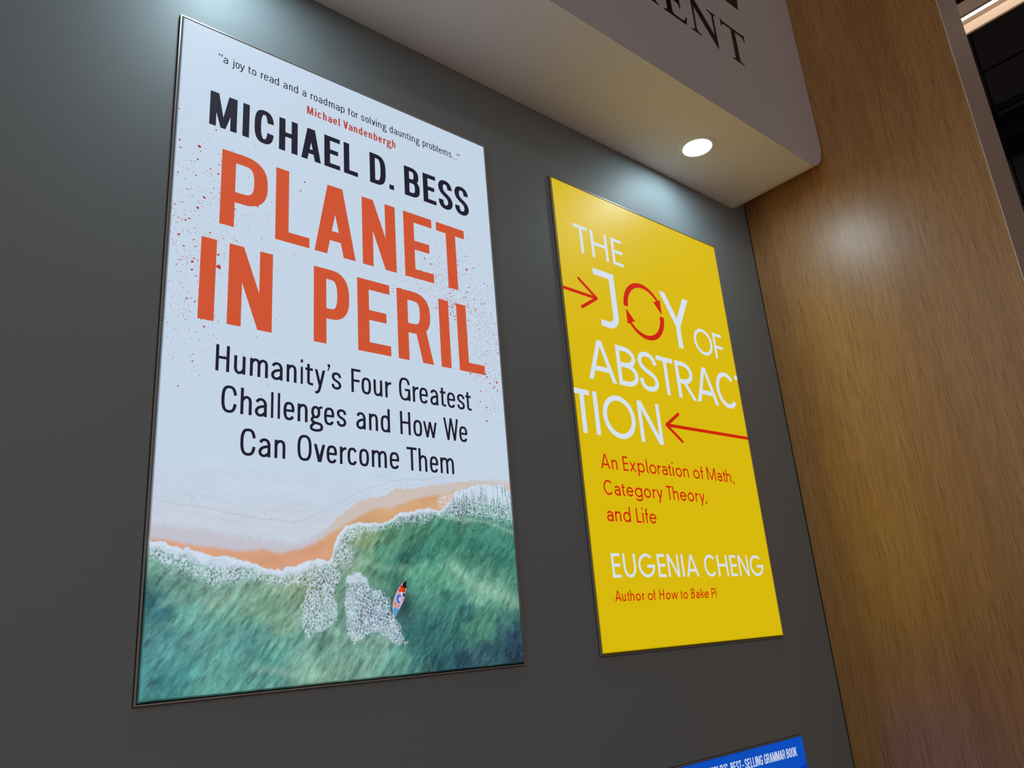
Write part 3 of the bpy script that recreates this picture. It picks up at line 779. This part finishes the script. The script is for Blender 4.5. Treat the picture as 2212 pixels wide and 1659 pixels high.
def beach(x, z):
    """colour of the printed beach photograph at x,z millimetres"""
    I = lambda P: np.interp(x, [p[0] for p in P], [p[1] for p in P])
    wob = (fbm(x/14, z/14, 3)-.5)
    shore = I([(0,298),(36,295),(58,285),(78,286),(100,280),(132,267),(153,269),(173,265),(195,260),(215,257),(237,246),(262,240),(290,245),(312,249),(336,260),(369,263),(386,259),(396,270),(402,296),(410,316),(430,338),(464,350),(492,348),(516,348),(545,352),(560,363),(582,377),(618,384),(663,389),(694,386),(715,398),(733,415),(748,436),(761,442),(794,450),(830,458),(857,464),(871,455),(903,464),(930,451),(940,450)])+wob*10+(fbm(x/5, z/5+9, 2)-.5)*5
    fbot = I([(0,268),(35,251),(68,241),(86,231),(112,222),(126,207),(147,212),(182,215),(219,221),(257,212),(296,203),(330,205),(392,230),(416,250),(424,285),(440,305),(468,318),(539,337),(584,347),(653,356),(694,372),(748,368),(834,372),(926,358),(940,352)])+wob*12
    otop = I([(0,304),(49,299),(91,291),(135,286),(180,279),(232,285),(268,277),(315,285),(357,300),(402,329),(423,338),(469,365),(517,386),(550,383),(578,396),(630,415),(670,422),(724,430),(761,442),(800,452),(940,440)])+wob*6
    ttop = I([(0,335),(100,325),(200,308),(300,300),(340,310),(380,330),(401,349),(435,376),(470,400),(530,414),(580,436),(618,437),(658,446),(712,452),(783,466),(873,479),(940,477)])+wob*8+(fbm(x/6, z/6, 3)-.5)*9
    # --- sand
    white = lin([199, 216, 234])
    col = np.ones(x.shape+(3,))*white
    n1 = fbm(x/60, z/22+3, 4); n2 = fbm(x/6, z/6+40, 3)
    sandw = sstep(470, 330, z+wob*30)*0.7
    tint = lin([203, 209, 222])
    col = col*(1-sandw[..., None])+tint*sandw[..., None]
    col = col*(1+(n1-.5)[..., None]*0.10*sstep(520, 430, z)[..., None]+(n2-.5)[..., None]*0.05*sstep(520, 430, z)[..., None])
    # tan damp sand
    right = sstep(330, 430, x)
    dm = sstep(-2, 2, ttop-z)*right+sstep(-6, 14, ttop-z)*(1-right)
    dampc = lin([196, 193, 204])*(1-right[..., None])+lin([207, 190, 176])*right[..., None]
    grad = sstep(0, 26, ttop-z)
    dampc = dampc*(1-0.0*grad[..., None])
    col = col*(1-(dm*.85)[..., None])+dampc*(dm*.85)[..., None]
    om = sstep(-5, 7, otop-z)
    orc = lin([216, 160, 128])*(1-right[..., None])+lin([212, 166, 124])*right[..., None]
    orc = orc*(1+(n1-.5)[..., None]*.25)
    far = sstep(700, 800, x)
    om = om*(1-.4*far)
    col = col*(1-om[..., None])+orc*om[..., None]
    # tide lines and debris
    tl = I([(0,378),(60,372),(120,364),(200,350),(270,344),(320,344),(360,362),(400,385),(470,420),(560,452),(700,470),(940,492)])
    for off, amt, wdt in ((0, .14, 1.3), (22, .05, 2.5), (-14, .05, 2), (38, .05, 1.5)):
        ln = np.exp(-((z-tl-off-wob*8)/wdt)**2)*amt*(0.4+fbm(x/18, z/60+off, 2))
        col = col*(1-ln[..., None])
    spk = (vnoise(x/1.7+3, z/1.7) > .93)&(np.abs(z-tl-8-wob*22) < 7+10*vnoise(x/25, z*0))&(vnoise(x/16+8, z/16) > .5)
    spk |= (vnoise(x/1.6+90, z/1.6) > .95)&(np.abs(z-ttop) < 3)
    col = np.where(spk[..., None], col*.62, col)
    # --- water
    C = [(15,240,95,150,130),(15,185,36,108,118),(45,175,40,115,125),(60,205,108,165,150),(110,215,105,160,142),(150,190,120,165,145),(240,180,112,158,132),(300,140,122,168,142),(30,120,68,138,140),(110,120,84,152,148),(90,150,95,165,152),(190,150,98,160,140),(200,90,72,142,138),(170,125,80,150,140),(60,40,55,142,142),(150,30,85,165,155),(20,60,60,140,142),(250,50,68,148,140),(280,90,90,158,145),(350,50,120,170,150),(430,30,112,163,143),(400,70,108,158,138),(500,60,110,160,145),(560,45,92,158,143),(600,90,45,118,114),(620,50,45,118,116),(640,110,36,102,106),(600,215,62,140,118),(520,270,78,150,118),(480,295,135,165,120),(460,270,115,160,125),(440,255,120,160,130),(560,320,78,142,108),(640,330,70,140,110),(700,320,48,130,105),(800,330,45,130,106),(800,300,38,124,104),(900,320,48,135,112),(880,270,42,122,104),(560,250,50,128,110),(580,280,38,112,100),(640,280,44,122,108),(700,225,88,165,135),(640,235,85,165,135),(600,230,80,158,128),(760,215,95,172,145),(820,185,120,185,155),(880,160,100,165,138),(700,180,50,125,112),(760,150,36,104,104),(830,130,66,140,120),(700,90,42,112,108),(800,95,70,146,122),(900,120,60,128,118),(900,60,30,62,85),(860,70,38,88,98),(750,30,30,66,86),(680,30,36,92,104),(920,20,28,52,74),(920,100,34,74,90),(820,45,36,78,92),(335,212,122,148,100),(250,212,128,170,142),(410,190,105,150,128),(420,150,100,150,130),(480,150,50,105,112),(380,90,100,155,140)]
    S = 0; Wt = 0
    wx = x+(fbm(x/40+50, z/40, 3)-.5)*55; wz = z+(fbm(x/40, z/40+70, 3)-.5)*55
    for cx, cz, r, g, bb in C:
        w = 1.0/(((wx-cx)/1.1)**2+(wz-cz)**2+80)**1.6
        S = S+w[..., None]*lin([r, g, bb]); Wt = Wt+w
    wat = S/Wt[..., None]
    # streaks of wavelets running up to the right
    ca, sa = math.cos(math.radians(52)), math.sin(math.radians(52))
    u = (x*ca+z*sa); v = (-x*sa+z*ca)
    st = fbm(u/26, v/7+3, 4, .55); st2 = fbm(u/9+9, v/3.2, 3, .55); st3 = fbm(u/60+30, v/26, 3)
    ruff = sstep(.62, .80, fbm(u/11+40, v/3.6+8, 3, .6))
    wat = wat*(1+(st-.5)*1.25+(st2-.5)*.55+(st3-.5)*.7)[..., None]
    lum = wat@np.array([.25, .6, .15]); wat = wat*.86+lum[..., None]*.14
    wat = wat+(ruff*.10)[..., None]*lin([160, 215, 200])
    # pale crests
    for P, amt, wd2 in (([(470,262),(540,243),(600,240)], .16, 10), ([(720,250),(790,205),(860,178),(940,150)], .22, 15), ([(694,372),(760,366),(834,364),(880,352),(940,335)], .32, 5), ([(395,112),(430,100),(470,88)], .25, 9), ([(490,100),(530,85)], .2, 8), ([(220,52),(300,32),(380,24)], .2, 9)):
        dd = np.full(x.shape, 1e9)
        for (xa, za), (xb, zb) in zip(P[:-1], P[1:]):
            vx, vz = xb-xa, zb-za
            t = np.clip(((x-xa)*vx+(z-za)*vz)/(vx*vx+vz*vz), 0, 1)
            dd = np.minimum(dd, np.hypot(x-xa-t*vx, z-za-t*vz))
        g = np.exp(-((dd+wob*10)/wd2)**2)*amt*(0.5+st)
        wat = wat*(1-g[..., None])+lin([190, 228, 205])*g[..., None]
    # shadow beneath the boat
    sh = np.exp(-(((x-578)*.97+(z-165)*.15)/30)**2-((z-165)/58)**2)*.75
    wat = wat*(1-sh[..., None])+lin([26, 48, 66])*sh[..., None]
    wm = sstep(-.8, .8, shore-z)
    col = col*(1-wm[..., None])+wat*wm[..., None]
    # --- foam
    wx = x+(fbm(x/7, z/7+31, 2)-.5)*9; wz = z+(fbm(x/7+60, z/7, 2)-.5)*9
    d1, d2 = worley(wx/6.6, wz/8.0); web = 1-sstep(.05, .27, d2-d1)
    d1b, d2b = worley(wx/9+31, wz/10.5+7); web2 = 1-sstep(.02, .15, d2b-d1b)
    depth = np.clip((shore-z)/np.maximum(shore-fbot, 6), -1, 3)
    inside = (z < shore)
    dens = np.where(inside, 1.12-depth*.95, 0)
    dens = np.where(inside & (depth > 1), .17*np.exp(-(depth-1)*1.6), dens)
    mid = np.exp(-((x-425)/28)**2)*np.exp(-((z-275)/38)**2)*.42
    dens = np.where(inside, np.maximum(dens, mid), dens)
    streak = sstep(690, 760, x)*sstep(-2, 4, shore-z)*sstep(370, 392, z)
    ribs = fbm(x/3.2, z/26, 3, .6)
    dens = dens*(1-streak)+streak*(.50+ribs*.85-.38*sstep(450, 380, z))
    wash = np.exp(-((x-722)/30)**2)*sstep(384, 392, z)*sstep(2, -8, z-otop)*(x < 775)
    dens = np.maximum(dens, wash*(.15+.75*ribs))
    A = [(330,195),(320,154),(326,120),(334,96),(350,108),(366,110),(401,125),(408,151),(400,190),(415,215),(424,228),(412,242),(392,250),(340,212)]
    Bp = [(431,228),(445,231),(463,237),(473,226),(481,226),(494,203),(516,196),(540,181),(544,150),(562,123),(586,75),(572,74),(558,70),(530,90),(512,98),(487,101),(470,92),(452,80),(437,90),(430,110),(424,150),(427,190)]
    for P, k in ((A, .62), (Bp, .70)):
        pd = pdist(x+wob*14, z+(fbm(x/9+4, z/9, 2)-.5)*14, P)
        dn = sstep(-3, 9, pd)*k
        dens = np.maximum(dens, dn)
    dens = np.where((z < 240) & inside & (x > 425) & (x < 495) & (z > 214), np.maximum(dens, .9*sstep(-2, 3, pdist(x+wob*8, z, Bp))), dens)
    dens = dens*(.82+.36*fbm(x/22+5, z/22, 2))
    fo = np.clip(np.maximum(sstep(.60, 1.0, dens), np.maximum(web*sstep(.10, .45, dens), web2*sstep(.04, .30, dens))*.92), 0, 1)
    fo = fo*(0.78+.3*fbm(x/2.6, z/2.6, 2))
    foam = lin([216, 228, 248])
    fo = np.clip(fo, 0, .97)
    edge = np.exp(-((shore-z-1.5)/1.6)**2)*.75*(x < 760)
    fo = np.maximum(fo, edge)
    col = col*(1-fo[..., None])+foam*fo[..., None]
    return np.clip(col, 0, 1)

def printed(X, Z):
    """the photograph, blended into the plain panel above it"""
    C = beach(X, Z)
    t = sstep(455, 497, Z)[..., None]
    return C*(1-t)+lin([199, 216, 234])*t
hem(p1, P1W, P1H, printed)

def grid_photo():
    st = 1.5
    nx = int((P1W-b-bl)*1000/st); nz = int((ZP-bl)*1000/st)
    xs = np.linspace(bl*1000, (P1W-b)*1000, nx+1); zz = np.linspace(bl*1000, ZP*1000, nz+1)
    X, Z = np.meshgrid(xs, zz)
    C = printed(X, Z)
    me = bpy.data.meshes.new('beach_photograph')
    nv = (nx+1)*(nz+1)
    co_ = np.zeros((nv, 3)); co_[:, 0] = X.ravel()/1000; co_[:, 1] = YF; co_[:, 2] = Z.ravel()/1000
    i, j = np.meshgrid(np.arange(nx), np.arange(nz))
    a = (j*(nx+1)+i).ravel()
    F = np.stack([a, a+1, a+nx+2, a+nx+1], 1)
    me.vertices.add(nv); me.vertices.foreach_set('co', co_.ravel())
    me.loops.add(F.size); me.loops.foreach_set('vertex_index', F.ravel().astype(np.int32))
    me.polygons.add(len(F)); me.polygons.foreach_set('loop_start', np.arange(0, F.size, 4, dtype=np.int32))
    me.update(calc_edges=True)
    at = me.color_attributes.new('ink', 'FLOAT_COLOR', 'POINT')
    cc = np.ones((nv, 4)); cc[:, :3] = C.reshape(-1, 3)
    at.data.foreach_set('color', cc.ravel())
    return link('beach_photograph', me, M['photo'], p1)
photo1 = grid_photo()

text_obj('quotation_text', 'quote', M['dark_print'], f1, YI, wv=2.75, whk=.92)
text_obj('quotation_source_text', 'quoter', M['redtext_print'], f1, YI, wv=4.1, whk=.82)
text_obj('author_name_text', 'author', M['dark_print'], f1, YI, whk=.80)
text_obj('title_text', 'title1', M['orange_print'], f1, YI, whk=.82)
text_obj('title_text', 'title2', M['orange_print'], f1, YI, wv=33.5, whk=.82)
for l in ('sub1', 'sub2', 'sub3'):
    text_obj('subtitle_text', l, M['dark_print'], f1, YI, wv=6.9, whk=.92)

# ink splatter round the title: hundreds of tiny irregular dots
def splatter():
    rs = random.Random(8)
    vs, fs = [], []
    def dot(x, z, r, sq=1.0, ang=0.0):
        if not (7.5 < x < 932.5): return
        n = 7; c = len(vs)
        for i in range(n):
            t = 2*math.pi*i/n; rr = r*(0.7+0.6*rs.random())
            px, pz = rr*math.cos(t), rr*sq*math.sin(t)
            vs.append(((x+px*math.cos(ang)-pz*math.sin(ang))/1000, YI+0.0001, (z+px*math.sin(ang)+pz*math.cos(ang))/1000))
        fs.append(tuple(range(c, c+n)))
    def cloud(n, cx, cz, sx, sz, big=.06):
        for _ in range(int(n*1.25)):
            x = rs.gauss(cx, sx); z = rs.gauss(cz, sz)
            if not (600 < z < 1330): continue
            if rs.random() < big: dot(x, z, rs.uniform(1.4, 3.0), rs.uniform(.5, 1), rs.random()*3)
            else: dot(x, z, rs.uniform(.5, 1.35), rs.uniform(.6, 1), rs.random()*3)
    cloud(430, 45, 980, 52, 150); cloud(160, 130, 1050, 70, 100, .04); cloud(90, 200, 900, 90, 160, .03)
    cloud(620, 850, 950, 62, 105, .05); cloud(330, 905, 850, 35, 130, .06); cloud(200, 740, 1080, 70, 90, .03)
    cloud(240, 700, 1010, 60, 50, .04); cloud(70, 560, 990, 130, 130, .02); cloud(90, 880, 700, 40, 55, .05)
    cloud(70, 60, 720, 60, 60, .03); cloud(130, 760, 960, 18, 18, .12)
    for x, z, r in ((62,1206,5.2),(78,1075,4.2),(66,1044,3.6),(20,1188,3),(90,1155,2.6),(118,910,6.2),(116,940,3.4),(102,885,2.8),(28,965,3.6),(18,1120,2.5),(180,1108,2.6),(832,1093,4.5),(800,1098,3),(705,1075,3.6),(822,1003,3),(762,1020,2.6),(757,958,3),(716,945,3.2),(790,835,4),(880,770,3.4),(905,745,3.2),(915,735,3),(872,680,3),(915,760,3.6),(60,1170,2.4),(108,1148,3.0)):
        for k in range(5): dot(x+rs.uniform(-r, r)*.5, z+rs.uniform(-r, r)*.5, r*rs.uniform(.35, .75), .8, rs.random()*3)
    o = link('ink_splatter', mesh('ink_splatter', vs, fs), M['redtext_print'], f1)
    o['kind'] = 'stuff'
splatter()

# the little boat in the photograph: flat coloured shapes
def flat(name, shapes, parent, y):
    for k, (pts, rgb) in enumerate(shapes):
        key = 'boat%d_%d_%d' % rgb
        if key not in M: M[key] = backlit('backlit_ink', rgb)
        vs = [(x/1000, y-0.00012*k, z/1000) for x, z in pts]
        link(name if k == 0 else 'boat_detail', mesh(name, vs, [tuple(range(len(pts)))]), M[key], parent)
hull = [(588,216),(580,213),(571,204),(562,193),(555,180),(550,166),(548.5,155),(549,146),(551,138),(553,134),(558,141),(567,152),(575,164),(582,178),(586,192),(588.5,205)]
flat('boat_hull', [
    (hull, (205, 190, 200)),
    ([(574,205),(584,210),(586.5,205),(584,192),(578,176),(570,162),(562,151),(556,143),(552,148),(551,157),(553,167),(558,180),(565,193)], (208, 158, 165)),
    ([(571,203),(582,213),(588,216),(588,200),(583,196)], (30, 18, 20)),
    ([(565,193),(572,203),(580,200),(585,198),(584,190),(577,188),(570,190)], (200, 50, 20)),
    ([(568,196),(572,201),(578,199),(577,192),(571,191)], (235, 75, 12)),
    ([(551,156),(549.5,148),(551,139),(553.5,136),(558,142),(566,151),(562,153)], (85, 160, 225)),
    (cat_rom([(561,181),(567,184),(573,180),(574,173),(570,166),(564,165),(560,171)], 4, True), (45, 110, 225)),
    (cat_rom([(567,179),(571,178),(571,171),(567,169),(564.5,173)], 4, True), (180, 205, 235)),
    ([(570,190),(576,190),(578,184),(572,183)], (205, 210, 235)),
    ([(576,186),(582,188),(583,180),(577,179)], (50, 50, 90)),
    ([(573,183),(576,183),(569,160),(565,155)], (195, 190, 220)),
    ([(578,174),(581,176),(580,170),(577,168)], (180, 80, 90)),
    ([(553,166),(556,167),(556,162),(553,162)], (190, 90, 60)),
    ([(565,160),(568,160),(567,157),(565,157)], (185, 95, 85)),
    ([(573,207),(576,208.5),(576.5,204),(574,203.5)], (215, 190, 120)),
    ([(584.2,223.5),(586,224),(585.4,215),(584.6,215)], (165, 205, 195)),
], photo1, YI+0.0001)

# --- poster 2 -----------------------------------------------------------
P2W, P2H = 0.9444, 1.5545
p2 = lightbox('poster_light_box', 1.6741, 1.4938, P2W, P2H, M['yellow_print'],
              'yellow backlit poster with white geometric lettering and red arrows',
              colour=lambda x, z: np.ones(x.shape+(3,))*lin([220, 188, 0]))
f2 = list(FACE.values())[-1]
for nm, l in (('title_text', 'the'), ('title_text', 'of'), ('title_text', 'abstrac'), ('title_text', 'tion'), ('author_name_text', 'cheng')):
    text_obj(nm, l, M['paper_print'], f2, YI, geo=True, whk=.92, W=944.4, wv={'the': 13.2, 'of': 13.6, 'abstrac': 18.6, 'tion': 19.0, 'cheng': 9.6}[l])
text_obj('title_text', 'joy', M['paper_print'], f2, YI, geo=True, whk=.88, W=944.4, wv=27)
for l in ('red1', 'red2', 'red3'):
    text_obj('subtitle_text', l, M['red_print'], f2, YI, geo=True, whk=.92, W=944.4, wv=6.0)
text_obj('subtitle_text', 'auth', M['red_print'], f2, YI, geo=True, whk=.9, W=944.4, wv=4.4)
# ring of two curved arrows standing for the O
K = Ink(6.8, 937)
cxo, czo, ro = 412.5, 1139.0, 109.0
def crescent(a0, a1):
    n = 30
    for k in range(n):
        def pt(i, side):
            t = i/n; a = math.radians(a0+(a1-a0)*t)
            w = 23.5*(1-t)**.8+11.5*(1-(1-t)**.8) if True else 20
            r = ro-(0 if side else w)
            return (cxo+r*math.cos(a), czo+r*math.sin(a))
        K.poly([pt(k, 1), pt(k+1, 1), pt(k+1, 0), pt(k, 0)])
crescent(180, 35); crescent(0, -145)
def turn(P): return [(2*cxo-x, 2*czo-z) for x, z in P]
head = [(513.5, 1207), (513, 1147), (470, 1192), (484, 1193), (500, 1202)]
K.poly(head); K.poly(turn(head)); K.union()
link('arrow_ring', mesh('arrow_ring', [(x/1000, YI, z/1000) for x, z in K.v], K.f), M['red_print'], f2)
def pointer(name, tip, tail, barbs, w):
    K = Ink(6.8, 937)
    def stick(a, c):
        dx, dz = c[0]-a[0], c[1]-a[1]; l = math.hypot(dx, dz); nx, nz = -dz/l*w/2, dx/l*w/2
        K.poly([(a[0]+nx, a[1]+nz), (c[0]+nx, c[1]+nz), (c[0]-nx, c[1]-nz), (a[0]-nx, a[1]-nz)])
        for q in (a, c): K.poly([(q[0]+w/2*math.cos(t*math.pi/6), q[1]+w/2*math.sin(t*math.pi/6)) for t in range(12)])
    stick(tip, tail)
    for q in barbs: stick(tip, q)
    K.union()
    link(name, mesh(name, [(x/1000, YI, z/1000) for x, z in K.v], K.f), M['red_print'], f2)
pointer('red_arrow', (166, 1132.5), (-20, 1135.8), [(87, 1187), (89, 1084)], 11.5)
pointer('red_arrow', (446, 723), (960, 727.5), [(521, 771), (522, 672)], 12.0)

# --- poster 3 (only its top edge rises into view) ------------------------
P3W, P3H = 0.9444, 1.05
p3 = lightbox('poster_light_box', 1.6785, 1.1789-P3H, P3W, P3H, M['blue_print'],
              'blue backlit poster with white condensed capitals, below the yellow poster',
              colour=lambda x, z: np.ones(x.shape+(3,))*lin([0, 78, 192]))
f3 = list(FACE.values())[-1]
vs = [(0.735, YI+0.0001, P3H-0.123), (P3W-0.0068, YI+0.0001, P3H-0.090), (P3W-0.0068, YI+0.0001, 0.4), (0.2, YI+0.0001, 0.4), (0.3, YI+0.0001, P3H-0.25)]
link('printed_band', mesh('printed_band', vs, [(0, 1, 2, 3, 4)]), M['deepblue_print'], f3)
d = TXT['gram']
d['z0'] += (1.4935-(1.1789-P3H))*1000; d['L'] = [(c, a-4.4, e-4.4) for c, a, e in d['L']]
text_obj('headline_text', 'gram', M['paper_print'], f3, YI, wv=4.0, whk=.8, W=944.4)
